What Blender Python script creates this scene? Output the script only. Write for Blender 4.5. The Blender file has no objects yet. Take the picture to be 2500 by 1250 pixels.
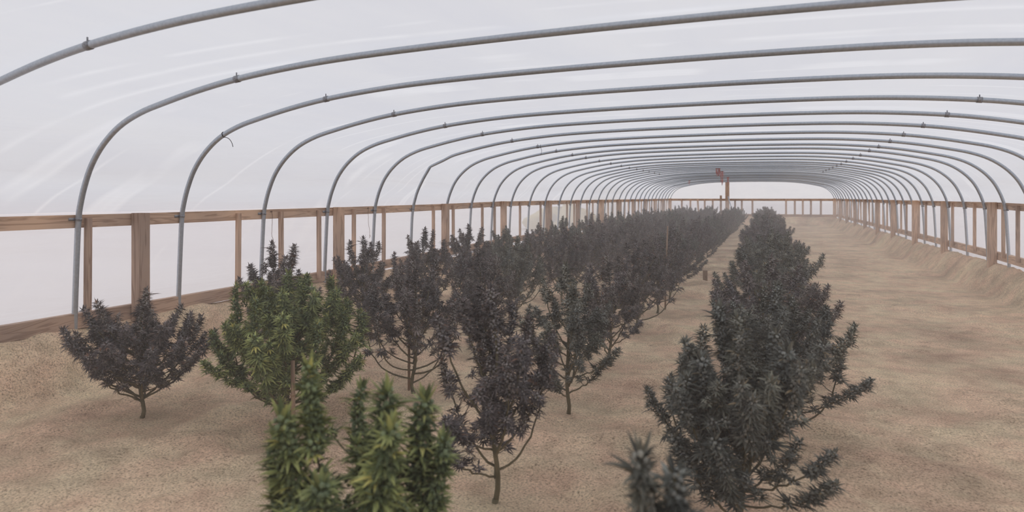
import bpy, math, random
import numpy as np
from mathutils import Vector, Matrix, Quaternion

scene = bpy.context.scene
COL = scene.collection
PI = math.pi

# ---------------------------------------------------------------- camera
EYE = 1.2
F_PX = 1600.0
YAW = math.atan((1870 - 1180) / F_PX)          # the house runs along +Y; the camera looks left of it
cam_d = bpy.data.cameras.new('camera')
cam = bpy.data.objects.new('camera', cam_d)
COL.objects.link(cam)
cam.location = (0, 0, EYE)
cam.rotation_euler = (PI / 2, 0, YAW)
cam_d.sensor_fit = 'HORIZONTAL'
cam_d.sensor_width = 36.0
cam_d.lens = F_PX / 2500 * 36.0
cam_d.shift_x = (1250 - 1180) / 2500
cam_d.shift_y = (484 - 625) / 2500
cam_d.clip_start = 0.05
cam_d.clip_end = 500
cam_d.dof.use_dof = True
cam_d.dof.focus_distance = 5.4
cam_d.dof.aperture_fstop = 2.8
scene.camera = cam

# ---------------------------------------------------------------- sky and exposure
scene.view_settings.view_transform = 'Standard'
scene.view_settings.look = 'None'
scene.view_settings.gamma = 1.0
scene.view_settings.use_curve_mapping = False
scene.view_settings.exposure = 0.0
world = bpy.data.worlds.new('overcast_sky')
scene.world = world
world.use_nodes = True
wn = world.node_tree
wn.nodes.clear()
w_out = wn.nodes.new('ShaderNodeOutputWorld')
w_bg = wn.nodes.new('ShaderNodeBackground')
w_tc = wn.nodes.new('ShaderNodeTexCoord')
w_sep = wn.nodes.new('ShaderNodeSeparateXYZ')
w_ramp = wn.nodes.new('ShaderNodeValToRGB')
w_ramp.color_ramp.elements[0].position = 0.0
w_ramp.color_ramp.elements[0].color = (0.74, 0.72, 0.72, 1)
w_ramp.color_ramp.elements[1].position = 0.6
w_ramp.color_ramp.elements[1].color = (0.915, 0.93, 1.0, 1)
wn.links.new(w_tc.outputs['Generated'], w_sep.inputs[0])
wn.links.new(w_sep.outputs['Z'], w_ramp.inputs['Fac'])
wn.links.new(w_ramp.outputs['Color'], w_bg.inputs['Color'])
w_bg.inputs['Strength'].default_value = 1.07
wn.links.new(w_bg.outputs[0], w_out.inputs['Surface'])
HAZE_DENSITY = 0.021
scene.cycles.volume_bounces = 2

# ---------------------------------------------------------------- helpers
def tag(o, label=None, cat=None, group=None, kind=None):
    if label: o['label'] = label
    if cat: o['category'] = cat
    if group: o['group'] = group
    if kind: o['kind'] = kind
    return o

def link(o, parent=None):
    COL.objects.link(o)
    if parent is not None:
        o.parent = parent
    return o

def empty(name, loc=(0, 0, 0), rz=0.0):
    o = bpy.data.objects.new(name, None)
    o.empty_display_size = 0.1
    o.location = loc
    o.rotation_euler = (0, 0, rz)
    return link(o)

class MB:
    """collects shapes that become ONE mesh"""
    def __init__(self):
        self.v = []; self.f = []; self.c = []; self.n = 0
    def add(self, verts, faces, cols=None):
        verts = np.asarray(verts, float)
        b = self.n
        self.v.append(verts)
        self.f.extend([tuple(i + b for i in q) for q in faces])
        if cols is None:
            cols = np.zeros((len(verts), 3))
        self.c.append(np.asarray(cols, float))
        self.n += len(verts)
    def box(self, x0, x1, y0, y1, z0, z1, bev=0.0):
        if bev <= 0:
            p = [(x, y, z) for z in (z0, z1) for y in (y0, y1) for x in (x0, x1)]
            self.add(p, [(0, 2, 3, 1), (4, 5, 7, 6), (0, 1, 5, 4), (2, 6, 7, 3), (0, 4, 6, 2), (1, 3, 7, 5)])
            return
        # chamfered along its longest axis
        d = [x1 - x0, y1 - y0, z1 - z0]
        ax = int(np.argmax(d))
        lo = [x0, y0, z0]; hi = [x1, y1, z1]
        a, b = [i for i in range(3) if i != ax]
        sec = [(lo[a] + bev, lo[b]), (hi[a] - bev, lo[b]), (hi[a], lo[b] + bev), (hi[a], hi[b] - bev),
               (hi[a] - bev, hi[b]), (lo[a] + bev, hi[b]), (lo[a], hi[b] - bev), (lo[a], lo[b] + bev)]
        p = []
        for e in (lo[ax], hi[ax]):
            for s in sec:
                q = [0, 0, 0]; q[ax] = e; q[a] = s[0]; q[b] = s[1]
                p.append(q)
        fs = [(i, (i + 1) % 8, 8 + (i + 1) % 8, 8 + i) for i in range(8)]
        fs += [tuple(range(7, -1, -1)), tuple(range(8, 16))]
        self.add(p, fs)
    def tube(self, pts, rad, n=8, cap=True, col=None):
        pts = np.asarray(pts, float)
        m = len(pts)
        rad = np.broadcast_to(np.asarray(rad, float), (m,))
        t = np.gradient(pts, axis=0)
        t /= np.linalg.norm(t, axis=1)[:, None] + 1e-12
        ref = np.array([0, 1.0, 0]) if abs(t[0][1]) < 0.8 else np.array([1.0, 0, 0])
        u = np.cross(t[0], ref); u /= np.linalg.norm(u)
        vs = []
        ang = np.arange(n) * 2 * PI / n
        for i in range(m):
            u = u - t[i] * np.dot(u, t[i]); u /= np.linalg.norm(u)
            w = np.cross(t[i], u)
            vs.append(pts[i] + rad[i] * (np.cos(ang)[:, None] * u + np.sin(ang)[:, None] * w))
        fs = [(i * n + k, i * n + (k + 1) % n, (i + 1) * n + (k + 1) % n, (i + 1) * n + k)
              for i in range(m - 1) for k in range(n)]
        if cap:
            fs += [tuple(range(n - 1, -1, -1)), tuple((m - 1) * n + k for k in range(n))]
        vs = np.concatenate(vs)
        self.add(vs, fs, None if col is None else np.tile(col, (len(vs), 1)))
    def merged(self):
        return np.concatenate(self.v), self.f, np.concatenate(self.c)
    def mesh(self, name, mat, smooth=True, colours=False):
        me = bpy.data.meshes.new(name)
        v, f, c = self.merged()
        me.from_pydata(v.tolist(), [], f)
        if colours:
            at = me.color_attributes.new('tone', 'FLOAT_COLOR', 'POINT')
            at.data.foreach_set('color', np.concatenate([c, np.ones((len(c), 1))], axis=1).ravel())
        if smooth:
            me.polygons.foreach_set('use_smooth', [True] * len(me.polygons))
        me.materials.append(mat)
        me.update()
        return me
    def build(self, name, mat, parent=None, smooth=True, colours=False):
        return link(bpy.data.objects.new(name, self.mesh(name, mat, smooth, colours)), parent)

ONES = ['', 'first', 'second', 'third', 'fourth', 'fifth', 'sixth', 'seventh', 'eighth', 'ninth', 'tenth', 'eleventh',
        'twelfth', 'thirteenth', 'fourteenth', 'fifteenth', 'sixteenth', 'seventeenth', 'eighteenth', 'nineteenth']
TENS = ['', '', 'twent', 'thirt', 'fort', 'fift', 'sixt']
def nth(n):
    if n < 20: return ONES[n]
    return TENS[n // 10] + ('ieth' if n % 10 == 0 else 'y-' + ONES[n % 10])

# value noise for the lie of the soil
_rs = np.random.RandomState(7)
_lat = _rs.rand(256, 256)
def vnoise(x, y):
    x = np.asarray(x, float); y = np.asarray(y, float)
    xi = np.floor(x).astype(int); yi = np.floor(y).astype(int)
    fx = x - xi; fy = y - yi
    fx = fx * fx * (3 - 2 * fx); fy = fy * fy * (3 - 2 * fy)
    g = lambda a, b: _lat[a % 256, b % 256]
    return (g(xi, yi) * (1 - fx) + g(xi + 1, yi) * fx) * (1 - fy) + (g(xi, yi + 1) * (1 - fx) + g(xi + 1, yi + 1) * fx) * fy

# ---------------------------------------------------------------- materials
def mat_new(name):
    m = bpy.data.materials.new(name)
    m.use_nodes = True
    nt = m.node_tree
    nt.nodes.clear()
    out = nt.nodes.new('ShaderNodeOutputMaterial')
    return m, nt, out
def nd(nt, t, **kw):
    n = nt.nodes.new(t)
    for k, v in kw.items(): setattr(n, k, v)
    return n
def mixc(nt, fac, a, b, mode='MIX'):
    n = nt.nodes.new('ShaderNodeMix'); n.data_type = 'RGBA'; n.blend_type = mode
    for sock, val in ((n.inputs[0], fac), (n.inputs[6], a), (n.inputs[7], b)):
        if isinstance(val, (int, float)): sock.default_value = val
        elif isinstance(val, tuple): sock.default_value = (*val, 1) if len(val) == 3 else val
        else: nt.links.new(val, sock)
    return n.outputs[2]
def ramp(nt, fac, stops):
    n = nt.nodes.new('ShaderNodeValToRGB')
    cr = n.color_ramp
    while len(cr.elements) < len(stops): cr.elements.new(0.5)
    for e, (p, c) in zip(cr.elements, stops):
        e.position = p; e.color = (*c, 1)
    nt.links.new(fac, n.inputs[0])
    return n.outputs[0]
def noise(nt, vec, scale, detail=4, rough=0.55, dist=0.0):
    n = nt.nodes.new('ShaderNodeTexNoise')
    n.inputs['Scale'].default_value = scale; n.inputs['Detail'].default_value = detail
    n.inputs['Roughness'].default_value = rough; n.inputs['Distortion'].default_value = dist
    if vec is not None: nt.links.new(vec, n.inputs['Vector'])
    return n.outputs['Fac']
def mapping(nt, scale=(1, 1, 1), rot=(0, 0, 0), coord='Object'):
    tc = nt.nodes.new('ShaderNodeTexCoord'); mp = nt.nodes.new('ShaderNodeMapping')
    mp.inputs['Scale'].default_value = scale; mp.inputs['Rotation'].default_value = rot
    nt.links.new(tc.outputs[coord], mp.inputs['Vector'])
    return mp.outputs['Vector']
def bump(nt, h, strength, dist):
    n = nt.nodes.new('ShaderNodeBump')
    n.inputs['Strength'].default_value = strength; n.inputs['Distance'].default_value = dist
    nt.links.new(h, n.inputs['Height'])
    return n.outputs['Normal']
def pbsdf(nt, out, col, rough=0.6, metal=0.0, spec=0.5, normal=None):
    p = nt.nodes.new('ShaderNodeBsdfPrincipled')
    if isinstance(col, tuple): p.inputs['Base Color'].default_value = (*col, 1)
    else: nt.links.new(col, p.inputs['Base Color'])
    if isinstance(rough, (int, float)): p.inputs['Roughness'].default_value = rough
    else: nt.links.new(rough, p.inputs['Roughness'])
    p.inputs['Metallic'].default_value = metal
    p.inputs['Specular IOR Level'].default_value = spec
    if normal is not None: nt.links.new(normal, p.inputs['Normal'])
    nt.links.new(p.outputs[0], out.inputs['Surface'])
    return p

def make_wood(name, along, light, dark):
    """sawn softwood with its grain running along one object axis"""
    m, nt, out = mat_new(name)
    sc = [14, 14, 14]; sc['XYZ'.index(along)] = 0.9
    v = mapping(nt, tuple(sc))
    n1 = noise(nt, v, 1.6, 3, 0.5, 0.6)
    w = nd(nt, 'ShaderNodeMath', operation='MULTIPLY'); nt.links.new(n1, w.inputs[0]); w.inputs[1].default_value = 30
    s = nd(nt, 'ShaderNodeMath', operation='SINE'); nt.links.new(w.outputs[0], s.inputs[0])
    r = nd(nt, 'ShaderNodeMapRange'); nt.links.new(s.outputs[0], r.inputs[0]); r.inputs[1].default_value = -1
    g = ramp(nt, r.outputs[0], [(0.0, dark), (0.45, light), (1.0, light)])
    v2 = mapping(nt)
    k = ramp(nt, noise(nt, v2, 1.7, 3), [(0.35, (0.72, 0.72, 0.74)), (0.7, (1.08, 1.04, 1.0))])
    oi = nd(nt, 'ShaderNodeObjectInfo')
    tint = ramp(nt, oi.outputs['Random'], [(0.0, (0.82, 0.80, 0.80)), (1.0, (1.1, 1.06, 1.0))])
    c = mixc(nt, 1.0, mixc(nt, 1.0, g, k, 'MULTIPLY'), tint, 'MULTIPLY')
    pbsdf(nt, out, c, 0.75, 0, 0.25, bump(nt, r.outputs[0], 0.25, 0.002))
    return m
WL, WD = (0.68, 0.50, 0.38), (0.47, 0.325, 0.24)
M_wood_y = make_wood('sawn_timber_lengthwise', 'Y', WL, WD)
M_wood_x = make_wood('sawn_timber_crosswise', 'X', WL, WD)
M_wood_z = make_wood('sawn_timber_upright', 'Z', WL, WD)
M_bamboo = make_wood('weathered_stake', 'Z', (0.46, 0.33, 0.23), (0.28, 0.19, 0.13))

def make_pipe():
    m, nt, out = mat_new('galvanized_pipe')
    v = mapping(nt, (1, 1, 1))
    n1 = noise(nt, v, 60, 3, 0.6)
    c = ramp(nt, n1, [(0.35, (0.42, 0.455, 0.50)), (0.65, (0.50, 0.535, 0.58))])
    pbsdf(nt, out, c, 0.38, 0.6, 0.5, bump(nt, n1, 0.08, 0.001))
    return m
M_pipe = make_pipe()
def make_steel():
    m, nt, out = mat_new('strap_steel'); v = mapping(nt)
    pbsdf(nt, out, ramp(nt, noise(nt, v, 90), [(0.3, (0.22, 0.22, 0.23)), (0.7, (0.38, 0.38, 0.4))]), 0.5, 0.7)
    return m
M_steel = make_steel()

def make_film(name, clear, white):
    m, nt, out = mat_new(name)
    # crease whitening: thin diagonal lines where the sheet was folded, and broad soft folds
    def band(n, w):
        a = nd(nt, 'ShaderNodeMath', operation='SUBTRACT'); nt.links.new(n, a.inputs[0]); a.inputs[1].default_value = 0.5
        b = nd(nt, 'ShaderNodeMath', operation='ABSOLUTE'); nt.links.new(a.outputs[0], b.inputs[0])
        return ramp(nt, b.outputs[0], [(0.0, (1, 1, 1)), (w, (0, 0, 0))])
    v2 = mapping(nt, (0.5, 0.22, 2.4), (0.95, 0, 0))
    fold = noise(nt, v2, 1.5, 4, 0.55, 0.6)
    dt = nd(nt, 'ShaderNodeVectorMath', operation='DOT_PRODUCT'); nt.links.new(mapping(nt), dt.inputs[0]); dt.inputs[1].default_value = (0.06, -0.72, 0.69)
    n1d = nd(nt, 'ShaderNodeTexNoise', noise_dimensions='1D'); n1d.inputs['Scale'].default_value = 1.7; n1d.inputs['Detail'].default_value = 1
    nt.links.new(dt.outputs['Value'], n1d.inputs['W'])
    l1 = band(n1d.outputs['Fac'], 0.02)
    keep = ramp(nt, noise(nt, mapping(nt), 1.3, 2), [(0.47, (0, 0, 0)), (0.58, (1, 1, 1))])
    st = mixc(nt, 1.0, l1, keep, 'MULTIPLY')
    soft = noise(nt, mapping(nt, (1.5, 0.35, 1.5)), 1.6, 4, 0.6)
    tc = ramp(nt, fold, [(0.34, tuple(white * q for q in (0.91, 0.91, 0.93))), (0.62, (white, white, white))])
    tc = mixc(nt, 0.6, tc, ramp(nt, soft, [(0.35, tuple(white * q for q in (0.93, 0.94, 0.97))), (0.65, (white, white, white))]))
    tc = mixc(nt, st, tc, (0.95, 0.95, 0.95))
    tr = nd(nt, 'ShaderNodeBsdfTranslucent'); nt.links.new(tc, tr.inputs['Color'])
    df = nd(nt, 'ShaderNodeBsdfDiffuse'); df.inputs['Color'].default_value = (0.80, 0.79, 0.80, 1)
    tp = nd(nt, 'ShaderNodeBsdfTransparent'); tp.inputs['Color'].default_value = (0.94, 0.93, 0.93, 1)
    bn = bump(nt, fold, 0.6, 0.05)
    nt.links.new(bn, tr.inputs['Normal']); nt.links.new(bn, df.inputs['Normal'])
    a = nd(nt, 'ShaderNodeMixShader'); a.inputs[0].default_value = 0.22
    nt.links.new(tr.outputs[0], a.inputs[1]); nt.links.new(df.outputs[0], a.inputs[2])
    b = nd(nt, 'ShaderNodeMixShader'); b.inputs[0].default_value = clear
    nt.links.new(a.outputs[0], b.inputs[1]); nt.links.new(tp.outputs[0], b.inputs[2])
    nt.links.new(b.outputs[0], out.inputs['Surface'])
    return m
M_film = make_film('white_polythene_film', 0.10, 0.88)
M_film_side = make_film('thin_side_film', 0.42, 0.95)

def make_soil(name, damp=True):
    m, nt, out = mat_new(name)
    v = mapping(nt)
    big = noise(nt, v, 1.1, 5, 0.6)
    mid = noise(nt, v, 7, 6, 0.65)
    fine = noise(nt, v, 95, 4, 0.72)
    c = ramp(nt, big, [(0.30, (0.44, 0.335, 0.25)), (0.50, (0.67, 0.535, 0.395)), (0.70, (0.80, 0.67, 0.485))])
    c2 = ramp(nt, mid, [(0.34, (0.74, 0.70, 0.68)), (0.56, (1.06, 1.04, 1.02))])
    c = mixc(nt, 0.75, c, c2, 'MULTIPLY')
    c3 = ramp(nt, fine, [(0.33, (0.22, 0.18, 0.16)), (0.46, (0.96, 0.93, 0.92)), (0.70, (1.50, 1.47, 1.45))])
    c = mixc(nt, 0.85, c, c3, 'MULTIPLY')
    hue = ramp(nt, noise(nt, v, 3.1, 3), [(0.36, (1.05, 0.96, 0.93)), (0.64, (0.97, 1.0, 0.94))])
    c = mixc(nt, 1.0, c, hue, 'MULTIPLY')
    vo = nd(nt, 'ShaderNodeTexVoronoi'); vo.inputs['Scale'].default_value = 70; nt.links.new(v, vo.inputs['Vector'])
    peb = ramp(nt, vo.outputs['Distance'], [(0.10, (1, 1, 1)), (0.22, (0, 0, 0))])
    sel = ramp(nt, noise(nt, v, 38, 2), [(0.58, (0, 0, 0)), (0.64, (1, 1, 1))])
    pm = mixc(nt, 1.0, peb, sel, 'MULTIPLY')
    c = mixc(nt, pm, c, (0.60, 0.50, 0.42))
    hsum = nd(nt, 'ShaderNodeMath', operation='ADD')
    nt.links.new(fine, hsum.inputs[0]); nt.links.new(mid, hsum.inputs[1])
    b1 = nd(nt, 'ShaderNodeBump'); b1.inputs['Strength'].default_value = 0.9; b1.inputs['Distance'].default_value = 0.035
    nt.links.new(noise(nt, v, 11, 5, 0.6, 0.4), b1.inputs['Height'])
    b2 = nd(nt, 'ShaderNodeBump'); b2.inputs['Strength'].default_value = 0.6; b2.inputs['Distance'].default_value = 0.008
    nt.links.new(hsum.outputs[0], b2.inputs['Height']); nt.links.new(b1.outputs[0], b2.inputs['Normal'])
    pbsdf(nt, out, c, 0.95, 0, 0.1, b2.outputs[0])
    return m
M_soil = make_soil('sandy_soil')

def make_outside():
    m, nt, out = mat_new('outside_desert'); v = mapping(nt)
    pbsdf(nt, out, ramp(nt, noise(nt, v, 0.3, 5), [(0.3, (0.80, 0.72, 0.68)), (0.7, (0.86, 0.79, 0.75))]), 1.0, 0, 0.0)
    return m
M_out = make_outside()
def make_straw():
    m, nt, out = mat_new('straw'); v = mapping(nt, (1, 1, 4))
    n = noise(nt, v, 9, 6, 0.7)
    pbsdf(nt, out, ramp(nt, n, [(0.3, (0.74, 0.55, 0.22)), (0.7, (0.92, 0.76, 0.40))]), 1.0, 0, 0.0, bump(nt, n, 0.8, 0.1))
    return m
M_straw = make_straw()

def make_leaf(name, dark, mid, accent, tip, bud, tipamt):
    """tone: R random per leaf, G runs 0..1 along the leaf, B is 1 on flower buds"""
    m, nt, out = mat_new(name)
    at = nd(nt, 'ShaderNodeAttribute'); at.attribute_name = 'tone'
    sp = nd(nt, 'ShaderNodeSeparateColor'); nt.links.new(at.outputs['Color'], sp.inputs[0])
    c = ramp(nt, sp.outputs[0], [(0.0, dark), (0.62, mid), (0.80, mid), (0.90, tuple(q * 1.75 for q in mid)), (0.955, tuple(q * 1.75 for q in mid)), (0.975, accent), (1.0, accent)])
    tm = nd(nt, 'ShaderNodeMath', operation='MULTIPLY'); nt.links.new(sp.outputs[1], tm.inputs[0]); nt.links.new(sp.outputs[0], tm.inputs[1])
    tm2 = nd(nt, 'ShaderNodeMath', operation='MULTIPLY'); nt.links.new(tm.outputs[0], tm2.inputs[0]); tm2.inputs[1].default_value = tipamt
    c = mixc(nt, tm2.outputs[0], c, tip)
    bc = ramp(nt, sp.outputs[0], [(0.0, tuple(x * 0.75 for x in bud)), (1.0, tuple(min(1, x * 1.35) for x in bud))])
    c = mixc(nt, sp.outputs[2], c, bc)
    oi = nd(nt, 'ShaderNodeObjectInfo')
    tint = ramp(nt, oi.outputs['Random'], [(0.0, (0.85, 0.86, 0.9)), (0.5, (1.0, 0.96, 0.96)), (1.0, (1.12, 1.08, 1.02))])
    c = mixc(nt, 1.0, c, tint, 'MULTIPLY')
    p = pbsdf(nt, out, c, 0.6, 0, 0.35)
    return m
M_leaf = {
    'purple': make_leaf('purple_foliage', (0.062, 0.054, 0.054), (0.168, 0.146, 0.138), (0.38, 0.22, 0.14), (0.21, 0.165, 0.16), (0.30, 0.285, 0.27), 0.5),
    'slate':  make_leaf('dark_green_foliage', (0.064, 0.068, 0.058), (0.165, 0.172, 0.140), (0.38, 0.29, 0.16), (0.21, 0.20, 0.165), (0.30, 0.31, 0.275), 0.5),
    'green':  make_leaf('green_foliage', (0.065, 0.095, 0.042), (0.165, 0.215, 0.088), (0.62, 0.55, 0.18), (0.58, 0.60, 0.22), (0.20, 0.255, 0.14), 0.85),
}
def make_stem():
    m, nt, out = mat_new('woody_stem'); v = mapping(nt, (1, 1, 0.3))
    n = noise(nt, v, 40, 3)
    pbsdf(nt, out, ramp(nt, n, [(0.3, (0.11, 0.095, 0.05)), (0.7, (0.21, 0.18, 0.11))]), 0.7, 0, 0.3, bump(nt, n, 0.3, 0.002))
    return m
M_stem = make_stem()
def flat(name, col, rough=0.7):
    m, nt, out = mat_new(name); v = mapping(nt)
    n = noise(nt, v, 30, 3)
    pbsdf(nt, out, ramp(nt, n, [(0.3, tuple(x * 0.8 for x in col)), (0.7, tuple(min(1, x * 1.15) for x in col))]), rough, 0, 0.2)
    return m
M_twine = flat('jute_twine', (0.27, 0.18, 0.14))
M_red = flat('red_flagging_tape', (0.58, 0.26, 0.23))
M_darkwire = flat('dark_wire', (0.06, 0.05, 0.05))
M_rear_block = flat('unseen_rear_light_block', (0.30, 0.22, 0.15), 0.8)  # made-up dark opaque sheet for the unseen rear end, cuts light

# ---------------------------------------------------------------- the house: measures
XC = -0.72                       # middle of the house
Y_END = 32.1; Y_BACK = -1.6
HALF = [(-4.235, 0.10), (-4.225, 0.45), (-4.205, 0.85), (-4.19, 1.06), (-4.17, 1.16), (-4.13, 1.28), (-4.06, 1.42), (-3.95, 1.55),
        (-3.80, 1.66), (-3.62, 1.735), (-3.42, 1.785), (-3.13, 1.845), (-2.82, 1.893), (-2.42, 1.932),
        (-2.0, 1.955), (-1.4, 1.968), (XC, 1.972)]
def catmull(pts, per=4):
    p = np.asarray(pts, float)
    p = np.vstack([2 * p[0] - p[1], p, 2 * p[-1] - p[-2]])
    out = []
    for i in range(1, len(p) - 2):
        a, b, c, d = p[i - 1], p[i], p[i + 1], p[i + 2]
        for t in np.linspace(0, 1, per, endpoint=False):
            out.append(0.5 * (2 * b + (c - a) * t + (2 * a - 5 * b + 4 * c - d) * t * t + (3 * b - a - 3 * c + d) * t ** 3))
    out.append(p[-2])
    return np.array(out)
def mirror(pts):
    pts = np.asarray(pts, float)
    r = pts[::-1][1:].copy(); r[:, 0] = 2 * XC - r[:, 0]
    return np.vstack([pts, r])
PROFILE = catmull(mirror(HALF), 4)
X_L = -4.19
X_R = 2 * XC - X_L
def rail_z(y):
    return EYE + float(np.interp(y, [0, 4, 8.3, 10.6, 32], [-0.115, -0.11, -0.082, -0.055, -0.02]))
def board_z(y):
    return EYE + float(np.interp(y, [0, 5, 8.5, 10, 32], [-0.77, -0.77, -0.73, -0.705, -0.69]))

# plants: (x, y, height, spread, colour)  row by row, nearest first
rp = random.Random(11)
ROWS = {0: [(-0.145, 1.17, 0.76, 0.16, 'slate'), (-0.09, 2.52, 0.80, 0.28, 'slate'), (0.02, 3.5, 0.80, 0.36, 'slate'), (0.03, 4.66, 0.84, 0.40, 'purple')],
        1: [(-0.86, 1.26, 0.66, 0.20, 'green'), (-0.98, 2.39, 0.87, 0.24, 'purple'), (-1.00, 3.51, 0.85, 0.25, 'slate'), (-1.02, 4.65, 0.82, 0.26, 'purple'),
            (-1.04, 5.87, 0.84, 0.28, 'purple'), (-1.04, 6.99, 0.84, 0.30, 'purple')],
        2: [(-2.27, 2.72, 0.84, 0.40, 'green'), (-1.99, 3.53, 0.85, 0.29, 'purple'), (-2.08, 4.75, 0.84, 0.30, 'purple'), (-2.27, 6.08, 0.84, 0.30, 'slate')],
        3: [(-3.13, 2.55, 0.72, 0.36, 'purple'), (-3.12, 3.60, 0.91, 0.27, 'purple'), (-3.09, 4.62, 0.89, 0.30, 'purple'), (-3.10, 5.70, 0.92, 0.30, 'purple'),
            (-3.12, 6.85, 0.91, 0.31, 'purple')]}
for row, xs, hh in ((0, 0.03, 0.85), (1, -1.13, 0.85), (2, -2.15, 0.86), (3, -3.1, 0.88)):
    y = ROWS[row][-1][1] + 1.15
    while y < 30.6:
        ROWS[row].append((xs + rp.uniform(-0.07, 0.07), y + rp.uniform(-0.07, 0.07), hh + rp.uniform(-0.06, 0.07), (0.36 if row == 0 else 0.29) + rp.uniform(-0.02, 0.05),
                          rp.choice(['purple', 'purple', 'slate'])))
        y += 1.15
PLANTS = [(row, i, *p) for row in ROWS for i, p in enumerate(ROWS[row])]
PXY = np.array([(p[2], p[3]) for p in PLANTS])

# ---------------------------------------------------------------- ground
def gh(x, y):
    """height of the soil"""
    x = np.asarray(x, float); y = np.asarray(y, float)
    z = 0.045 * (vnoise(x * 1.3 + 3, y * 1.3) - 0.5) + 0.028 * (vnoise(x * 4.1, y * 4.1 + 9) - 0.5) + 0.022 * (vnoise(x * 10, y * 10) - 0.5) + 0.008 * (vnoise(x * 16 + 4, y * 16) - 0.5)
    z += 0.012 * (vnoise(x * 2.2, y * 9.0) - 0.5)
    # a ring of scraped soil round each plant
    for px, py in PXY:
        if py > 14: continue
        r = np.hypot(x - px, y - py)
        z += 0.028 * np.exp(-((r - 0.42) / 0.11) ** 2) - 0.022 * np.exp(-(r / 0.28) ** 2)
    for side in (-1, 1):
        d = (x - X_L) if side < 0 else (X_R - x)        # distance in from the wall
        t = np.clip((0.30 + 0.06 * (vnoise(x * 0 + 5, y * 2.3) - 0.5) - d) / 0.33, 0, 1)
        z += 0.33 * t * t * (3 - 2 * t)
    t = np.clip((y - (Y_END - 1.0)) / 0.9, 0, 1)
    z = np.maximum(z, 0.40 * t * t * (3 - 2 * t))
    return z
def ghs(x, y): return float(gh(np.array([x]), np.array([y]))[0])

xs = np.arange(X_L - 0.07, X_R + 0.0701, 0.035)
ys = [Y_BACK]
while ys[-1] < Y_END: ys.append(ys[-1] + (0.03 if ys[-1] < 7 else 0.03 + 0.012 * (ys[-1] - 7)))
ys[-1] = Y_END
ys = np.array(ys)
gx, gy = np.meshgrid(xs, ys)
gz = gh(gx, gy)
nx = len(xs); ny = len(ys)
g = MB()
g.add(np.stack([gx.ravel(), gy.ravel(), gz.ravel()], 1),
      [(j * nx + i, j * nx + i + 1, (j + 1) * nx + i + 1, (j + 1) * nx + i) for j in range(ny - 1) for i in range(nx - 1)])
tag(g.build('floor', M_soil), kind='structure')
o_ = MB()
R = 160
o_.add([(-R, -R, 0.30), (X_L - 0.08, -R, 0.30), (X_L - 0.08, R, 0.30), (-R, R, 0.30), (X_R + 0.08, -R, 0.30), (R, -R, 0.30), (R, R, 0.30), (X_R + 0.08, R, 0.30),
        (X_L - 0.08, Y_END + 0.2, 0.30), (X_R + 0.08, Y_END + 0.2, 0.30)], [(0, 1, 2, 3), (4, 5, 6, 7), (8, 9, 7, 2)])
tag(o_.build('outside_ground', M_out, smooth=False), 'pale desert ground outside the plastic house', 'ground', kind='structure')

# ---------------------------------------------------------------- plastic skin
def film_grid(prof, name, mat=None):
    prof = np.asarray(prof)
    yy = np.arange(Y_BACK, Y_END + 0.05, 0.15)
    n = len(prof)
    m = MB()
    vs = []
    for y in yy:
        w = 0.010 * np.sin(y * 2 * PI / 0.914 + 0.6) * np.ones(n)
        k = vnoise(prof[:, 0] * 2.5 + prof[:, 1] * 1.7 + y * 0.9, prof[:, 1] * 1.5 + y * 1.4 + 0 * prof[:, 0]) * 0.012
        nrm = np.gradient(prof, axis=0); nrm = np.stack([-nrm[:, 1], nrm[:, 0]], 1); nrm /= np.linalg.norm(nrm, axis=1)[:, None]
        p = prof + nrm * (0.008 + k + np.clip(w, -0.005, 0.01))[:, None]
        vs.append(np.stack([p[:, 0], np.full(n, y), p[:, 1]], 1))
    m.add(np.concatenate(vs), [(j * n + i, j * n + i + 1, (j + 1) * n + i + 1, (j + 1) * n + i) for j in range(len(yy) - 1) for i in range(n - 1)])
    tag(m.build(name, mat or M_film), kind='structure')
# profile just outside the hoops; below the rail it hangs outside the timber
nrm = np.gradient(PROFILE, axis=0); nrm = np.stack([-nrm[:, 1], nrm[:, 0]], 1); nrm /= np.linalg.norm(nrm, axis=1)[:, None]
OUTER = PROFILE + nrm * 0.02
sel = OUTER[(OUTER[:, 1] > 1.30)]
skin_top = [p for p in sel]
left_low = [(X_L - 0.085, 0.27), (X_L - 0.085, 0.6), (X_L - 0.085, 0.9), (X_L - 0.083, 1.10)]
right_low = [(2 * XC - x, z) for x, z in left_low][::-1]
film_grid(catmull([left_low[-1], (X_L - 0.055, 1.2)] + [tuple(p) for p in skin_top[::2]] + [(X_R + 0.055, 1.2), right_low[0]], 2), 'ceiling')
film_grid(catmull(left_low, 3), 'wall_left', M_film_side)
film_grid(catmull(right_low, 3), 'wall_right', M_film_side)
def end_sheet(y, name, mat):
    m = MB()
    ring = [(x, z) for x, z in left_low] + [tuple(p) for p in skin_top] + right_low
    top = np.array(ring)
    v = []
    zlv = np.linspace(0, 1, 12)
    for t in zlv:
        for x, z in top: v.append((x, y + 0.012 * vnoise(x * 3, z * t * 3 + 2), 0.2 + (max(z, 0.21) - 0.2) * t))
    n = len(top)
    m.add(v, [(j * n + i, j * n + i + 1, (j + 1) * n + i + 1, (j + 1) * n + i) for j in range(len(zlv) - 1) for i in range(n - 1)])
    tag(m.build(name, mat), kind='structure')
end_sheet(Y_END + 0.06, 'wall_end', M_film_side)
end_sheet(Y_BACK, 'wall_rear_unseen', M_rear_block)  # unseen opaque wall behind the camera, added to darken the foreground

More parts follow.
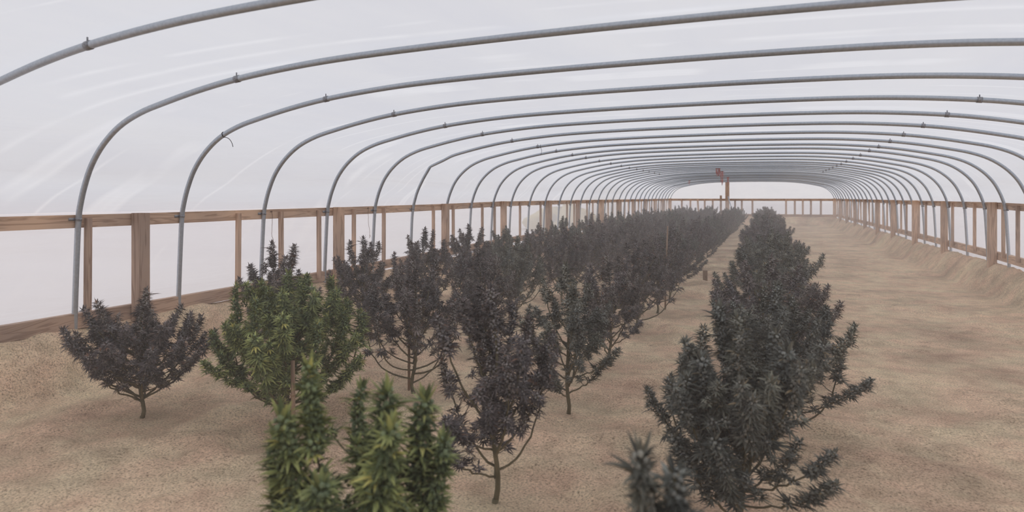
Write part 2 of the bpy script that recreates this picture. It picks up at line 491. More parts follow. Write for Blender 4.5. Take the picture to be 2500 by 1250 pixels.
# ---------------------------------------------------------------- timber of the side walls
def board_run(x0, x1, yb, zf, h, mat, name):
    m = MB()
    for a, b in zip(yb[:-1], yb[1:]):
        za, zb = zf(a), zf(b)
        p = [(x, y, z) for y, zt in ((a + 0.001, za), (b - 0.001, zb)) for x, z in ((x0, zt - h), (x1, zt - h), (x1, zt), (x0, zt))]
        m.add(p, [(3, 2, 1, 0), (4, 5, 6, 7), (0, 1, 5, 4), (1, 2, 6, 5), (2, 3, 7, 6), (3, 0, 4, 7)])
    return tag(m.build(name, mat, smooth=False), kind='structure')
POST_Y = [3.38, 5.78, 8.30, 10.54, 13.05, 15.40, 17.83] + [17.83 + 2.36 * k for k in range(1, 6)]
RAIL_Y = [Y_BACK, 1.0] + POST_Y + [Y_END]
board_run(X_L - 0.058, X_L - 0.020, RAIL_Y, rail_z, 0.086, M_wood_y, 'trim_1')
board_run(X_R + 0.020, X_R + 0.058, RAIL_Y, rail_z, 0.086, M_wood_y, 'trim_2')
board_run(X_L - 0.075, X_L - 0.024, RAIL_Y, board_z, 0.10, M_wood_y, 'baseboard_left')
board_run(X_R + 0.024, X_R + 0.075, RAIL_Y, board_z, 0.10, M_wood_y, 'baseboard_right')

HOOP_Y = [2.02, 2.93, 3.77, 4.68, 5.62, 6.52, 7.42, 8.39, 9.24, 10.11, 10.96, 11.95, 12.92, 13.94]
while HOOP_Y[-1] + 0.9 < Y_END: HOOP_Y.append(HOOP_Y[-1] + 0.905)
STUD_Y = [3.0, 3.78, 4.37, 4.91, 5.48, 6.10, 6.72, 7.99, 8.61, 9.68, 10.20, 11.44, 12.65]
y = 13.35
while y < Y_END - 0.3:
    STUD_Y.append(y); y += 0.61
def free(y, d=0.09):
    return min(abs(y - h) for h in HOOP_Y) > 0.045 and min(abs(y - p) for p in POST_Y) > d

for side, word in ((-1, 'left'), (1, 'right')):
    def X(off): return X_L + off if side < 0 else X_R - off
    for i, y in enumerate(POST_Y):
        if side > 0 and y < 8: continue
        zt = rail_z(y) + 0.004
        m = MB()
        a, b = sorted((X(-0.018), X(0.071)))
        m.box(a, b, y - 0.044, y + 0.044, -0.06, zt, 0.004)
        o = m.build('wooden_post', M_wood_z, smooth=False)
        n = i - 1 if side < 0 else i - 2
        tag(o, f'square timber post on the {word} wall, {nth(n + 1)} counting from the camera' if n >= 0 else 'square timber wall post past the left edge of the photo', 'post', f'timber posts of the {word} wall')
    k = 0
    for i, y in enumerate(STUD_Y):
        if not free(y): continue
        if side > 0 and y < 8: continue
        k += 1
        m = MB()
        zt = rail_z(y) - 0.022; zb = board_z(y) - 0.055
        a, b = sorted((X(-0.0195), X(0.015)))
        tilt = random.Random(i).uniform(-0.012, 0.012)
        m.box(a, b, y - 0.018, y + 0.018, zb, zt, 0.0)
        for arr in m.v:
            arr[:, 1] += (arr[:, 2] - zt) * tilt
        o = m.build('wall_stud', M_wood_z, smooth=False)
        q = k - 2 if side < 0 else k
        tag(o, f'thin wooden stud between rail and baseboard, {nth(q)} from the camera on the {word} wall' if q > 0 else
            ('thin wall stud past the left edge of the photo, the nearer of two' if q < 0 else 'thin wall stud past the left edge of the photo, the farther of two'), 'stud', f'thin studs of the {word} wall')

# ---------------------------------------------------------------- hoops
PIPE_R = 0.0185
def pipe_mesh(prof, name):
    m = MB()
    p3 = np.stack([prof[:, 0], np.zeros(len(prof)), prof[:, 1]], 1)
    m.tube(p3, PIPE_R, 12)
    return m.mesh(name, M_pipe)
me_pipe = pipe_mesh(PROFILE, 'pipe')
KINK = [(-4.235, 0.10), (-4.21, 0.85), (-4.19, 1.06), (-4.165, 1.17), (-4.12, 1.30), (-4.04, 1.45), (-3.965, 1.565), (-3.945, 1.595),
        (-3.925, 1.61), (-3.75, 1.68), (-3.62, 1.735), (-3.42, 1.785), (-3.13, 1.845), (-2.82, 1.893), (-2.42, 1.932), (-2.0, 1.955), (-1.4, 1.968), (XC, 1.972)]
kp = np.vstack([catmull(KINK, 3), catmull(mirror(HALF)[len(HALF) - 1:], 4)[1:]])
me_kink = pipe_mesh(kp, 'pipe')
def ring_at(x, half, rad, name, mat):
    """a sleeve round the pipe where the profile passes x"""
    prof = PROFILE
    i = int(np.argmin(np.abs(prof[:, 0] - x) + (prof[:, 1] < 1.0) * 9)) if abs(x - XC) < 3.3 else int(np.argmin(np.hypot(prof[:, 0] - x, prof[:, 1] - 1.05)))
    c = prof[i]; t = prof[i + 1] - prof[i - 1]; t = t / np.linalg.norm(t)
    m = MB()
    p = [(c[0] + t[0] * s, 0, c[1] + t[1] * s) for s in (-half, -half * 0.3, half * 0.3, half)]
    m.tube(p, rad, 12)
    return m, c, t
cm = MB()
me_parts = []
for sx in (-2.80, 2 * XC + 2.80):
    m, c, t = ring_at(sx, 0.016, PIPE_R + 0.0028, 'coupling', M_pipe)
    m.tube([(c[0], -0.006, c[1] + 0.014), (c[0], -0.006, c[1] + 0.036)], 0.004, 6)
    me_parts.append(('coupling', m.mesh('coupling', M_steel)))
for sx, sg in ((X_L, 1), (X_R, -1)):
    m, c, t = ring_at(sx, 0.009, PIPE_R + 0.003, 'strap', M_steel)
    x0, x1 = sorted((sx - sg * 0.0195, sx - sg * 0.016))
    m.box(x0, x1, -0.055, 0.03, c[1] - 0.01, c[1] + 0.01)
    me_parts.append(('pipe_strap', m.mesh('pipe_strap', M_steel)))
for i, y in enumerate(HOOP_Y):
    h = empty('greenhouse_hoop', (0, y, 0 if y < 9 else random.Random(int(y * 100)).uniform(-0.014, 0.003)))
    kink = abs(y - 7.42) < 0.01
    lab = ('grey pipe hoop with a sharp kink at its left shoulder' if kink else
           f'grey galvanized pipe hoop arching across the house, {nth(i)} counting from the nearest' if i else
           'grey pipe hoop overhead, above the top edge of the photo')
    tag(h, lab, 'hoop', 'pipe hoops carrying the plastic roof')
    link(bpy.data.objects.new('pipe', me_kink if kink else me_pipe), h)
    if y < 20:
        for nm, me in me_parts: link(bpy.data.objects.new(nm, me), h)

# ---------------------------------------------------------------- far end wall
def end_x(u, y=Y_END - 0.1): return y * math.tan(math.atan((u - 1180) / F_PX) - YAW)
m = MB(); ze = rail_z(32)
m.box(X_L, X_R, Y_END - 0.06, Y_END - 0.02, ze - 0.10, ze, 0)
tag(m.build('trim_3', M_wood_x, smooth=False), kind='structure')
m = MB(); m.box(X_L, X_R, Y_END - 0.07, Y_END - 0.02, board_z(32) - 0.14, board_z(32) - 0.02)
tag(m.build('baseboard_end', M_wood_x, smooth=False), kind='structure')
for x in (X_L + 0.03, X_R - 0.03):
    m = MB(); m.box(x - 0.06, x + 0.06, Y_END - 0.17, Y_END - 0.065, -0.05, ze + 0.01, 0.004)
    tag(m.build('wooden_post', M_wood_z, smooth=False), 'timber corner post where the %s wall meets the far end wall' % ('left' if x < XC else 'right'), 'post', 'corner posts at the far end')
eu = [1664.5, 1685.5, 1703, 1720.5, 1740, 1794.5, 1811, 1837]
exs = [end_x(u) for u in eu]
mx = [2 * XC - x for x in exs[:5]][::-1]
exs = exs + [x for x in mx if x > exs[-1] + 0.25]
for k, x in enumerate(exs):
    m = MB(); m.box(x - 0.04, x + 0.04, Y_END - 0.1, Y_END - 0.062, board_z(32) - 0.1, ze - 0.02)
    if k == 2:
        for arr in m.v: arr[:, 0] += (arr[:, 2] - 1.2) * -0.06
    tag(m.build('wall_stud', M_wood_z, smooth=False), f'thin wooden stud under the rail of the far end wall, {nth(k + 1)} from its left corner', 'stud', 'thin studs of the far end wall')
x = end_x(1760)
m = MB(); m.box(x - 0.045, x + 0.045, Y_END - 0.16, Y_END - 0.105, -0.03, 1.33, 0.003)
tag(m.build('wooden_post', M_wood_z, smooth=False), 'short post rising just above the far end rail, left of the tall post', 'post')
x = end_x(1775.5, Y_END - 0.3)
m = MB(); m.box(x - 0.085, x + 0.085, Y_END - 0.30, Y_END - 0.18, -0.05, 1.93, 0.006)
tag(m.build('wooden_post', M_wood_z, smooth=False), 'tall timber post reaching the roof at the far end wall', 'post')
m = MB()
p0 = np.array((end_x(1777.5, 31.6), 31.6, 1.28)); p1 = np.array((end_x(1799, 30.6), 30.6, -0.02))
m.tube([p0, (p0 + p1) / 2, p1], 0.022, 8)
tag(m.build('brace_pole', M_pipe), 'grey pole leaning from the tall far post down to the path', 'pole')

# ---------------------------------------------------------------- straw pile seen through the left film
m = MB(); n1, n2 = 40, 14
vs = []
for j in range(n2 + 1):
    t = j / n2
    for i in range(n1):
        a = i * 2 * PI / n1
        r = math.cos(t * PI / 2) ** 0.8
        q = 1 + 0.6 * (vnoise(math.cos(a) * 3 + 20, math.sin(a) * 3 + t * 4 + 20) - 0.5)
        vs.append((-5.6 + 0.9 * r * q * math.cos(a), 19.0 + 2.4 * r * q * math.sin(a), 0.28 + 0.68 * t ** 0.9 * q))
m.add(vs, [(j * n1 + i, j * n1 + (i + 1) % n1, (j + 1) * n1 + (i + 1) % n1, (j + 1) * n1 + i) for j in range(n2) for i in range(n1)])
tag(m.build('straw_pile', M_straw), 'straw-coloured heap outside, showing faintly through the left plastic wall', 'pile')

# ---------------------------------------------------------------- cannabis plants
def leaflet(mb, p, d, up, l, w, rnd, droop=0.25, b=0.0):
    """one folded, pointed leaflet from p along d"""
    d = d / np.linalg.norm(d)
    s = np.cross(d, up); ns = np.linalg.norm(s)
    if ns < 1e-6: s = np.array([1.0, 0, 0])
    else: s = s / ns
    n = np.cross(s, d)
    ts = (0.0, 0.22, 0.48, 0.76, 1.0); wd = (0.12, 0.8, 1.0, 0.55, 0.0)
    vs = []; cs = []
    for t, q in zip(ts, wd):
        c = p + d * l * t - n * l * droop * t * t
        if t < 1:
            vs += [c + s * w * q * 0.5 + n * w * q * 0.28, c, c - s * w * q * 0.5 + n * w * q * 0.28]; cs += [(rnd, t, b)] * 3
        else:
            vs.append(c); cs.append((rnd, 1, b))
    fs = []
    for k in range(3):
        a = 3 * k
        fs += [(a, a + 1, a + 4, a + 3), (a + 1, a + 2, a + 5, a + 4)]
    fs += [(9, 10, 12), (10, 11, 12)]
    mb.add(vs, fs, cs)
TD_R = [0.0, 0.75, 1.0, 0.62, 0.0]; TD_Z = [-0.4, 0.0, 0.35, 0.8, 1.25]
def calyx(mb, p, d, r, rnd):
    d = d / np.linalg.norm(d)
    s = np.cross(d, (0.3, 0.5, 0.8)); s /= np.linalg.norm(s); n = np.cross(s, d)
    vs = [p + d * r * TD_Z[0]]
    for k in (1, 2, 3):
        for i in range(5):
            a = i * 2 * PI / 5 + k
            vs.append(p + d * r * TD_Z[k] + (s * math.cos(a) + n * math.sin(a)) * r * TD_R[k])
    vs.append(p + d * r * TD_Z[4])
    fs = [(0, 1 + (i + 1) % 5, 1 + i) for i in range(5)]
    for k in (0, 1):
        fs += [(1 + 5 * k + i, 1 + 5 * k + (i + 1) % 5, 6 + 5 * k + (i + 1) % 5, 6 + 5 * k + i) for i in range(5)]
    fs += [(11 + i, 11 + (i + 1) % 5, 16) for i in range(5)]
    mb.add(vs, fs, [(rnd, 0, 1)] * 17)
def palmate(mb, p, d, up, l, rng, fingers=5):
    d = d / np.linalg.norm(d)
    s = np.cross(d, up); s /= np.linalg.norm(s) + 1e-9
    rnd = rng.random()
    for k in range(fingers):
        a = (k - (fingers - 1) / 2) * 0.52
        ll = l * (1.0 - 0.33 * abs(a) ** 1.1)
        leaflet(mb, p, d * math.cos(a) + s * math.sin(a), up, ll, ll * 0.19, min(1, max(0, rnd + rng.uniform(-0.05, 0.05))), rng.uniform(0.05, 0.45))
def bud(mb, p, ax, r, rng, leaves=11, fans=1, ll=0.034):
    """a flower cluster: swollen calyxes, sugar leaves poking out, and a fan leaf or two"""
    ax = ax / np.linalg.norm(ax)
    s = np.cross(ax, (0.21, 0.43, 0.88)); s /= np.linalg.norm(s); n = np.cross(s, ax)
    a0 = rng.uniform(0, 6.28)
    nc = 12 if r < 0.0235 else 26
    for k in range(nc):
        a = a0 + k * 2.4; h = (k / (nc - 1) - 0.45) * 1.7
        rr = r * math.sqrt(max(0.08, 1 - (h / 1.05) ** 2)) * 0.72
        out = s * math.cos(a) + n * math.sin(a)
        calyx(mb, p + out * rr + ax * r * h, out * 0.7 + ax * 0.8, r * rng.uniform(0.28, 0.38) * (1 if nc == 12 else 0.68), rng.random())
    for k in range(leaves):
        a = a0 + 1 + k * 2.4; out = s * math.cos(a) + n * math.sin(a)
        el = rng.uniform(0.0, 1.0)
        d = out + ax * el
        base = p + out * r * 0.45 + ax * r * rng.uniform(-0.8, 0.7)
        l = ll * rng.uniform(0.75, 1.25)
        rnd = rng.random()
        if rng.random() < 0.55:
            palmate(mb, base, d, ax, l * 1.1, rng, 3)
        else:
            leaflet(mb, base, d, ax, l, l * 0.24, rnd, rng.uniform(-0.1, 0.4))
    for k in range(fans):
        a = rng.uniform(0, 6.28); out = s * math.cos(a) + n * math.sin(a)
        palmate(mb, p + out * r * 0.6, out + ax * rng.uniform(-0.3, 0.5), ax, ll * rng.uniform(1.2, 1.75), rng, 5)
def bez(a, b, c, n):
    t = np.linspace(0, 1, n)[:, None]
    return (1 - t) ** 2 * a + 2 * t * (1 - t) * b + t * t * c
def spike_on(mb, wood, pts, s0, rng, fat=1.0, dense=1.0):
    """dress the upper part of a branch with flower clusters, ending in a tall cola"""
    L = np.concatenate([[0], np.cumsum(np.linalg.norm(np.diff(pts, axis=0), axis=1))])
    tot = L[-1]
    def at(s):
        return np.array([np.interp(s, L, pts[:, k]) for k in range(3)])
    axis = [at(q) for q in np.linspace(tot * s0, tot, 12)]
    mb.tube(axis, 0.0026, 5, True, (0.5, 0, 0))
    s = tot * s0
    while s < tot - 0.11:
        p = at(s); ax = at(min(tot, s + 0.02)) - at(s - 0.02)
        f = (s / tot - s0) / (1 - s0)
        if f < 0.85 and rng.random() < 0.8:       # on a short side twig
            ang = rng.uniform(0, 6.28); e = rng.uniform(0.022, 0.062)
            q = p + np.array([math.cos(ang) * e, math.sin(ang) * e, e * rng.uniform(0.5, 1.1)])
            mb.tube([p, (p + q) / 2 + (0, 0, -0.006), q], 0.0019, 4, False, (0.5, 0, 0))
            bud(mb, q, q - p + np.array([0, 0, 0.06]), 0.014 * fat * rng.uniform(0.85, 1.2), rng, 9, 1 if rng.random() < 0.6 else 0, 0.033 * fat ** 0.45)
            if rng.random() < 0.6: bud(mb, q + np.array([0, 0, 0.022]), np.array([0, 0, 1.0]), 0.011 * fat, rng, 8, 0, 0.028 * fat ** 0.45)
        if rng.random() < 0.45 + 0.5 * f:
            bud(mb, p, ax, 0.014 * fat * (0.85 + 0.5 * f), rng, 9, 1 if rng.random() < 0.6 else 0, 0.033 * fat ** 0.45)
        s += 0.036 / dense * rng.uniform(0.85, 1.25)
    # the cola at the tip
    CL = 0.12 * (0.6 + 0.4 * fat)
    s = tot - CL
    while s < tot + 0.012:
        k = (s - (tot - CL)) / (CL + 0.012)
        p = at(min(s, tot)); ax = at(tot) - at(tot - 0.04)
        if s > tot: p = p + ax / np.linalg.norm(ax) * (s - tot)
        bud(mb, p, ax, (0.021 - 0.007 * k) * fat, rng, 11 if fat < 1.3 else 15, 1 if rng.random() < 0.5 - 0.4 * k else 0, (0.037 - 0.010 * k) * fat ** 0.45)
        s += 0.020
    p = at(tot) + 0.015 * ax / np.linalg.norm(ax)
    for k in range(7):                                # upright crown leaves
        a = k * 0.9 + rng.random()
        leaflet(mb, p - np.array([0, 0, 0.015]), np.array([math.cos(a), math.sin(a), rng.uniform(0.6, 2.0)]), np.array([0, 0, 1.0]), 0.036 * fat * rng.uniform(0.8, 1.2), 0.009 * fat, rng.random(), -0.15)
    if rng.random() < 0.5:
        a = rng.uniform(0, 6.28)
        palmate(mb, at(tot - 0.03), np.array([math.cos(a), math.sin(a), 0.6]), np.array([0, 0, 1.0]), 0.075 * fat, rng, 5)

# the kinds of branch: how far it reaches out, how high it rises
KINDS = [(0.07, 0.46), (0.10, 0.52), (0.12, 0.40), (0.15, 0.46), (0.18, 0.40), (0.20, 0.48), (0.24, 0.38), (0.26, 0.30),
         (0.16, 0.28), (0.22, 0.22), (0.12, 0.22), (0.28, 0.42), (0.33, 0.34),
         (0.08, 0.50), (0.15, 0.46), (0.21, 0.40), (0.12, 0.56), (0.26, 0.48)]
N_SLIM = 13                       # the rest carry the thick flower tops of the nearest plants
BR = []
for k, (r, h) in enumerate(KINDS):
    rng = random.Random(100 + k)
    a = np.array([0, 0, 0.0]); b = np.array([r * (1.05 if k in (5, 11) else 0.72), rng.uniform(-0.03, 0.03), h * (0.10 if k in (5, 11) else 0.30)]); c = np.array([r * rng.uniform(0.95, 1.1), rng.uniform(-0.04, 0.04), h])
    pts = bez(a, b, c, 14)
    pts[1:-1] += np.array([[rng.uniform(-0.006, 0.006) for _ in range(3)] for _ in range(12)])
    wood = MB(); leaf = MB()
    wood.tube(pts, np.linspace(0.0055, 0.0022, 14), 7)
    spike_on(leaf, wood, pts, (0.42 if k in (5, 11) else 0.24) if h > 0.3 else 0.34, rng, 1.0 if k < N_SLIM else 1.5, 1.0 if k < N_SLIM else 0.8)
    BR.append((wood, leaf, r, h))
TOPS = []
for k in range(3):
    rng = random.Random(300 + k)
    pts = np.array([(0.012 * math.sin(i * 0.9 + k), 0.012 * math.cos(i * 0.7 + k * 2), i / 15) for i in range(16)])
    pts[0, :2] = 0
    pts[:, 2] *= 0.80
    wood = MB(); leaf = MB()
    wood.tube(pts, np.linspace(0.0115, 0.0028, 16), 9)
    wood.tube([(0, 0, -0.03), (0, 0, 0.0), (0, 0, 0.02)], [0.017, 0.014, 0.0115], 9)
    spike_on(leaf, wood, pts, 0.30, rng, 1.12)
    TOPS.append((wood, leaf))
ME_BR = [(w.mesh('branch', M_stem), l.mesh('flower_spike', M_leaf['purple'], smooth=False, colours=True)) for w, l, _, _ in BR]
ME_TOP = [(w.mesh('main_stem', M_stem), l.mesh('flower_spike', M_leaf['purple'], smooth=False, colours=True)) for w, l in TOPS]

def plan(rng, H, spread):
    spread = spread + 0.025
    """where the branches of one plant go: list of (kind, base height, angle, scale)"""
    out = []
    n = int(18 + 15 * (spread - 0.22) / 0.14)
    for i in range(n):
        t = (i + 0.5) / n
        zb = 0.10 * H + 0.46 * H * t + rng.uniform(-0.02, 0.02)
        ang = i * 2.399 + rng.uniform(-0.35, 0.35)
        reach = spread * (1.05 - 0.62 * t ** 1.4) * rng.uniform(0.66, 1.04)
        top = H * (0.64 + 0.30 * t) * rng.uniform(0.82, 1.05) if rng.random() < 0.68 else H * (0.32 + 0.42 * t)
        hh = max(0.16, min(top, H * 0.98) - zb)
        k = min(range(N_SLIM), key=lambda q: abs(KINDS[q][0] - reach) * 2.0 + abs(KINDS[q][1] - hh) + rng.uniform(0, 0.05))
        out.append((k, zb, ang, reach / KINDS[k][0], hh / KINDS[k][1]))
    return out
def leaf_obj(me, colour, parent):
    o = link(bpy.data.objects.new('flower_spike', me), parent)
    if colour != 'purple':
        o.material_slots[0].link = 'OBJECT'
        o.material_slots[0].material = M_leaf[colour]
    return o
def near_plant(root, H, spread, colour, rng, branches=None):
    k = rng.randrange(3)
    st = link(bpy.data.objects.new('main_stem', ME_TOP[k][0]), root)
    st.scale = (1, 1, (H - 0.03) / 0.80); st.rotation_euler = (rng.uniform(-0.03, 0.03), rng.uniform(-0.03, 0.03), rng.uniform(0, 6.28))
    leaf_obj(ME_TOP[k][1], colour, st)
    for (q, zb, ang, sr, sh) in (branches or plan(rng, H, spread)):
        b = link(bpy.data.objects.new('branch', ME_BR[q][0]), root)
        b.location = (0, 0, zb); b.rotation_euler = (0, 0, ang)
        sr = min(1.35, max(0.7, sr)); sh = min(1.35, max(0.7, sh))
        b.scale = (sr, (sr + sh) / 2, sh)
        leaf_obj(ME_BR[q][1], colour, b)
# whole plants in two meshes for the far ones, six growths
FAR = []
def merge_into(dst, src, mat):
    v, f, c = src.merged()
    vv = np.concatenate([v, np.ones((len(v), 1))], 1) @ np.array(mat).T
    b = dst.n
    dst.v.append(vv[:, :3]); dst.c.append(c); dst.n += len(v)
    dst.f.extend([tuple(i + b for i in q) for q in f])
for k in range(6):
    rng = random.Random(500 + k)
    H = 0.86
    wd, lf = MB(), MB()
    mt = Matrix.Diagonal((1, 1, (H - 0.03) / 0.80, 1))
    merge_into(wd, TOPS[k % 3][0], mt); merge_into(lf, TOPS[k % 3][1], mt)
    for (q, zb, ang, sr, sh) in plan(rng, H, 0.34):
        sr = min(1.4, max(0.7, sr)); sh = min(1.35, max(0.7, sh))
        mt = Matrix.Translation((0, 0, zb)) @ Matrix.Rotation(ang, 4, 'Z') @ Matrix.Diagonal((sr, (sr + sh) / 2, sh, 1))
        merge_into(wd, BR[q][0], mt); merge_into(lf, BR[q][1], mt)
    FAR.append((wd.mesh('main_stem', M_stem), lf.mesh('foliage', M_leaf['purple'], smooth=False, colours=True)))

ROWNAME = {0: 'in the row right of the path', 1: 'in the row left of the path', 2: 'in the second row from the wall', 3: 'in the row along the left wall'}
LOOK = {'purple': 'dark purple cannabis plant', 'slate': 'dark greyish green cannabis plant', 'green': 'green cannabis plant with yellow-tipped leaves'}
SPECIAL = {(0, 0): 'single dark spiky flower top poking up at the bottom of the path',
           (1, 0): 'blurred green cannabis plant with yellow leaf tips, nearest in the foreground',
           (2, 0): 'wide green cannabis plant with yellow-tipped leaves, before the left wall',
           (0, 1): 'large blurred dark cannabis plant close at the right of the path'}
CR = math.degrees(YAW)             # bearing of 'to the right' as the photographer stood
def tall(side, depth, zb, top, kinds):
    """a branch ending at a given sideways and depth offset from the trunk, at height top"""
    ang = math.atan2(depth, side) + YAW
    r = math.hypot(side, depth); h = top - zb
    k = min(kinds, key=lambda q: abs(KINDS[q][0] - r) * 1.5 + abs(KINDS[q][1] - h))
    return (k, zb, ang, r / KINDS[k][0], h / KINDS[k][1])
THICK = range(N_SLIM, len(KINDS)); SLIM = range(N_SLIM)
EXTRA = {(1, 0): (False, [tall(-0.10, 0.02, 0.22, 0.80, THICK), tall(0.06, -0.04, 0.25, 0.755, THICK), tall(0.16, 0.03, 0.22, 0.715, THICK),
                          tall(-0.16, -0.03, 0.20, 0.70, THICK), tall(-0.205, 0.02, 0.16, 0.62, THICK), tall(0.205, 0.0, 0.15, 0.635, THICK),
                          tall(0.0, 0.16, 0.20, 0.71, SLIM), tall(0.085, -0.12, 0.20, 0.70, THICK), tall(-0.06, -0.15, 0.16, 0.60, THICK), tall(0.03, 0.05, 0.2, 0.62, THICK)]),
         (2, 0): (True, [tall(-0.26, -0.02, 0.20, 0.745, SLIM), tall(-0.37, 0.0, 0.12, 0.50, SLIM), tall(0.37, 0.0, 0.14, 0.60, SLIM), tall(0.21, 0.05, 0.30, 0.77, SLIM),
                         tall(-0.30, -0.1, 0.10, 0.42, SLIM), tall(0.36, -0.1, 0.10, 0.40, SLIM), tall(0.08, -0.08, 0.30, 0.80, SLIM), tall(-0.13, 0.05, 0.25, 0.72, SLIM)]),
         (0, 1): (True, [tall(-0.02, 0.02, 0.25, 0.79, THICK), tall(-0.16, -0.05, 0.15, 0.63, THICK), tall(0.15, 0.02, 0.2, 0.70, THICK), tall(-0.20, -0.03, 0.1, 0.54, THICK), tall(-0.23, -0.08, 0.06, 0.36, THICK), tall(-0.12, -0.2, 0.06, 0.40, THICK),
                         tall(0.1, -0.15, 0.2, 0.68, THICK)]),
         (0, 2): (True, [tall(-0.41, -0.06, 0.10, 0.575, SLIM), tall(-0.33, 0.05, 0.10, 0.42, SLIM)]),
         (0, 0): (False, [tall(-0.03, 0.0, 0.2, 0.755, THICK), tall(0.08, 0.05, 0.12, 0.52, THICK), tall(-0.08, -0.03, 0.1, 0.42, THICK), tall(0.14, -0.05, 0.1, 0.45, SLIM)])}
for (row, i, x, y, H, spread, colour) in PLANTS:
    rng = random.Random(1000 + row * 100 + i)
    extra = EXTRA.get((row, i))
    root = empty('cannabis_plant', (x, y, ghs(x, y) - 0.006), 0.0 if extra else rng.uniform(0, 6.28))
    lab = SPECIAL.get((row, i), f'{LOOK[colour]}, {nth(i + 1)} {ROWNAME[row]}')
    tag(root, lab, 'plant', 'cannabis plants in rows')
    if y < 9.0:
        near_plant(root, H, spread, colour, rng, None if not extra else (plan(rng, H, spread) if extra[0] else []) + extra[1])
    else:
        k = rng.randrange(6)
        s = H / 0.86
        root.scale = (spread / 0.30 * 0.98, spread / 0.30 * 0.98, s)
        link(bpy.data.objects.new('main_stem', FAR[k][0]), root)
        o = link(bpy.data.objects.new('foliage', FAR[k][1]), root)
        if colour != 'purple':
            o.material_slots[0].link = 'OBJECT'; o.material_slots[0].material = M_leaf[colour]

# ---------------------------------------------------------------- stakes, strings, odds and ends
def stake(x, y, h, lean, label, r=0.008):
    z = ghs(x, y)
    m = MB()
    m.tube([(0, 0, -0.05), (lean[0] * h * 0.5, lean[1] * h * 0.5, h * 0.5), (lean[0] * h, lean[1] * h, h)], [r, r * 0.97, r * 0.9], 8)
    for t in (0.3, 0.62):
        m.tube([(lean[0] * h * t, lean[1] * h * t, h * t - 0.004), (lean[0] * h * t, lean[1] * h * t, h * t + 0.004)], r * 1.15, 8)
    o = m.build('garden_stake', M_bamboo); o.location = (x, y, z)
    tag(o, label, 'stake')
stake(-2.06, 2.50, 0.42, (-0.05, 0.05), 'brown stake leaning beside the wide green plant', 0.011)
stake(-0.86, 1.53, 0.60, (0.05, 0.02), 'grey stick standing inside the nearest green foreground plant', 0.009)
stake(-2.06, 4.80, 0.60, (0.0, 0.02), 'brown stake beside a trunk in the second row, behind the foreground purple plant', 0.010)
stake(-2.05, 3.58, 0.50, (0.0, 0.0), 'stake beside the trunk of the tall purple plant left of centre', 0.009)
stake(-1.00, 7.27, 0.90, (0.03, 0.0), 'tall brown stake rising out of the plants left of the path', 0.009)
stake(-3.06, 4.70, 0.40, (0.03, 0.0), 'pale stake under the purple plants near the left wall', 0.010)
stake(-2.33, 6.05, 0.46, (0.0, 0.02), 'stake beside a slim trunk in the second row, near the middle', 0.010)
m = MB(); px, py = -0.78, 9.65
m.box(-0.03, 0.03, -0.02, 0.02, -0.04, 0.15, 0.003)
o = m.build('stake_stub', M_bamboo, smooth=False); o.location = (px, py, ghs(px, py)); tag(o, 'short cut-off wooden stub standing beside the path', 'stake')

def string(y, length, seed, label):
    rng = random.Random(seed)
    pts = []
    z0 = rail_z(y) - 0.02
    for i in range(14):
        t = i / 13
        pts.append((X_L - 0.012 + 0.012 * t, y + 0.02 * math.sin(t * 7 + seed) * t + rng.uniform(-0.004, 0.004), z0 - length * t))
    m = MB(); m.tube(pts, 0.0021, 5)
    p = pts[0]; m.tube([(p[0] - 0.006, p[1] - 0.012, p[2]), (p[0] + 0.004, p[1], p[2] + 0.006), (p[0] - 0.006, p[1] + 0.012, p[2])], 0.004, 5)
    p = pts[-2]; m.tube([p, (p[0], p[1] + 0.015, p[2] - 0.02), (p[0], p[1] - 0.012, p[2] - 0.04)], 0.002, 5)
    tag(m.build('hanging_string', M_twine), label, 'string', 'strings hanging from the rail')
string(4.80, 0.33, 1, 'thin brown string hanging from the rail near the left edge of the photo')
string(6.40, 0.33, 2, 'second string from the left hanging from the rail, right of the first broad post')
string(8.46, 0.38, 3, 'thin dark string hanging just right of the second broad post')
string(10.70, 0.34, 4, 'thin string hanging just right of the third broad post')

# a weed and a timber offcut at the foot of a post
rng = random.Random(77); m = MB()
for k in range(34):
    a = k * 2.4; rr = 0.10 * math.sqrt(k / 34)
    p = np.array([rr * math.cos(a), rr * math.sin(a), 0.02 + 0.14 * rng.random() * (1 - k / 50)])
    m.tube([(0, 0, -0.01), p * 0.6, p], 0.002, 4, False, (0.4, 0, 0))
    palmate(m, p, np.array([math.cos(a), math.sin(a), 0.5]), np.array([0, 0, 1.0]), 0.06, rng, 5)
o = m.build('weed', M_leaf['green'], colours=True); o.location = (-3.93, 8.36, ghs(-3.93, 8.36) - 0.004)
tag(o, 'small green weed growing at the foot of the broad wall post', 'weed')
m = MB(); m.box(-0.03, 0.03, -0.055, 0.055, -0.06, 0.17, 0.004)
o = m.build('wood_block', M_wood_z, smooth=False); o.location = (-4.083, 8.28, ghs(-4.083, 8.28))
tag(o, 'short timber offcut standing against the foot of a wall post', 'block')

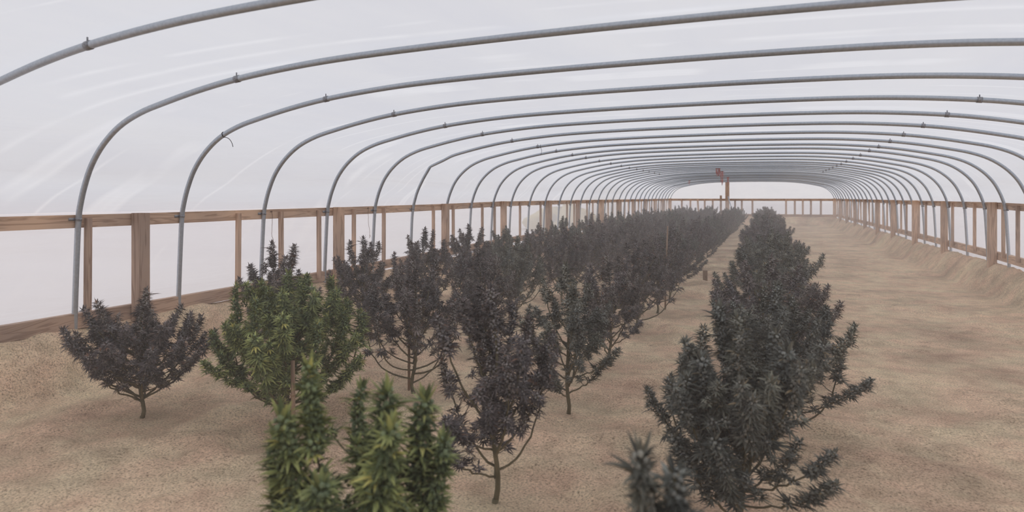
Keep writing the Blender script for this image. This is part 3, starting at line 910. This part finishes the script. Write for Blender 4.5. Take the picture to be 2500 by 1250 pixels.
# a wire tail tied to the second visible hoop
def hoop_z(x): 
    s = PROFILE[:len(PROFILE) // 2 + 1]; s = s[s[:, 1] > 1.15]
    return float(np.interp(x, s[:, 0], s[:, 1]))
xw = -3.76; yw = 3.77; zw = hoop_z(xw)
m = MB()
a = np.linspace(0, 2 * PI, 14)
m.tube([(xw + 0.003 * math.sin(q * 2), yw + 0.021 * math.cos(q), zw + 0.021 * math.sin(q)) for q in a], 0.0022, 5)
m.tube(bez(np.array((xw, yw, zw - 0.02)), np.array((xw + 0.07, yw, zw - 0.02)), np.array((xw + 0.09, yw, zw - 0.095)), 10), 0.0024, 5)
tag(m.build('tie_wire', M_darkwire), 'dark wire tied round the second hoop with a loose hanging tail', 'wire')
xw = -2.78; yw = 8.39; zw = hoop_z(xw)
m = MB()
m.tube([(xw, yw + 0.021 * math.cos(q), zw + 0.021 * math.sin(q)) for q in a], 0.0025, 5)
m.tube(bez(np.array((xw, yw, zw - 0.02)), np.array((xw + 0.03, yw, zw - 0.06)), np.array((xw, yw, zw - 0.12)), 8), 0.0022, 5)
tag(m.build('tie_wire', M_darkwire), 'short wire loop hanging from a mid hoop just beyond the kinked one', 'wire')

# red twine tangles hanging from far hoops
def tangle(x, y, n, drop, spread, seed, label):
    n = int(n * 1.8)
    rng = random.Random(seed)
    z = hoop_z(min(x, XC - 0.01)) - PIPE_R
    m = MB()
    for k in range(n):
        x0 = x + rng.uniform(-spread, spread) * 0.5
        L = drop * rng.uniform(0.35, 1.0)
        pts = []
        cx = x0
        for i in range(9):
            t = i / 8
            cx += rng.uniform(-0.03, 0.03) * spread * 2.5
            pts.append((cx, y + rng.uniform(-0.03, 0.03), z - L * t))
        pts[0] = (x0, y, z)
        m.tube(pts, 0.0045, 5)
    m.tube([(x - spread * 0.6, y, z + 0.004), (x, y, z - 0.012), (x + spread * 0.6, y, z + 0.004)], 0.006, 6)
    tag(m.build('twine_tangle', M_red), label, 'twine', 'red twine hanging under the far roof')
def hx(u, y): return y * math.tan(math.atan((u - 1180) / F_PX) - YAW)
def hy(t): return min(HOOP_Y, key=lambda q: abs(q - t))
y1 = hy(17.5); tangle(hx(1753, y1), y1, 9, 0.22, 0.10, 5, 'bunched red twine hanging under the roof, left of the tall far post')
y1 = hy(19.5); tangle(hx(1762, y1), y1, 6, 0.42, 0.10, 6, 'long red twine strands hanging under the roof just before the tall far post')
y1 = hy(25); tangle(hx(1778, y1), y1, 5, 0.34, 0.10, 8, 'red twine strands hanging by the head of the tall far post')
y1 = hy(27); tangle(hx(1683, y1), y1, 3, 0.22, 0.08, 9, 'small red twine tuft under the far roof near the left corner')

# ---------------------------------------------------------------- dusty haze filling the house
m, nt, out = mat_new('dusty_haze')
vs_ = nd(nt, 'ShaderNodeVolumeScatter')
vs_.inputs['Color'].default_value = (0.97, 0.93, 0.90, 1)
vs_.inputs['Density'].default_value = HAZE_DENSITY
vs_.inputs['Anisotropy'].default_value = 0.2
nt.links.new(vs_.outputs[0], out.inputs['Volume'])
hz = MB(); hz.box(X_L + 0.03, X_R - 0.03, Y_BACK + 0.05, Y_END - 1.7, -0.2, 1.12)
tag(hz.build('haze', m, smooth=False), 'thin dusty haze lying low over the plants in the plastic house', 'haze', kind='stuff')
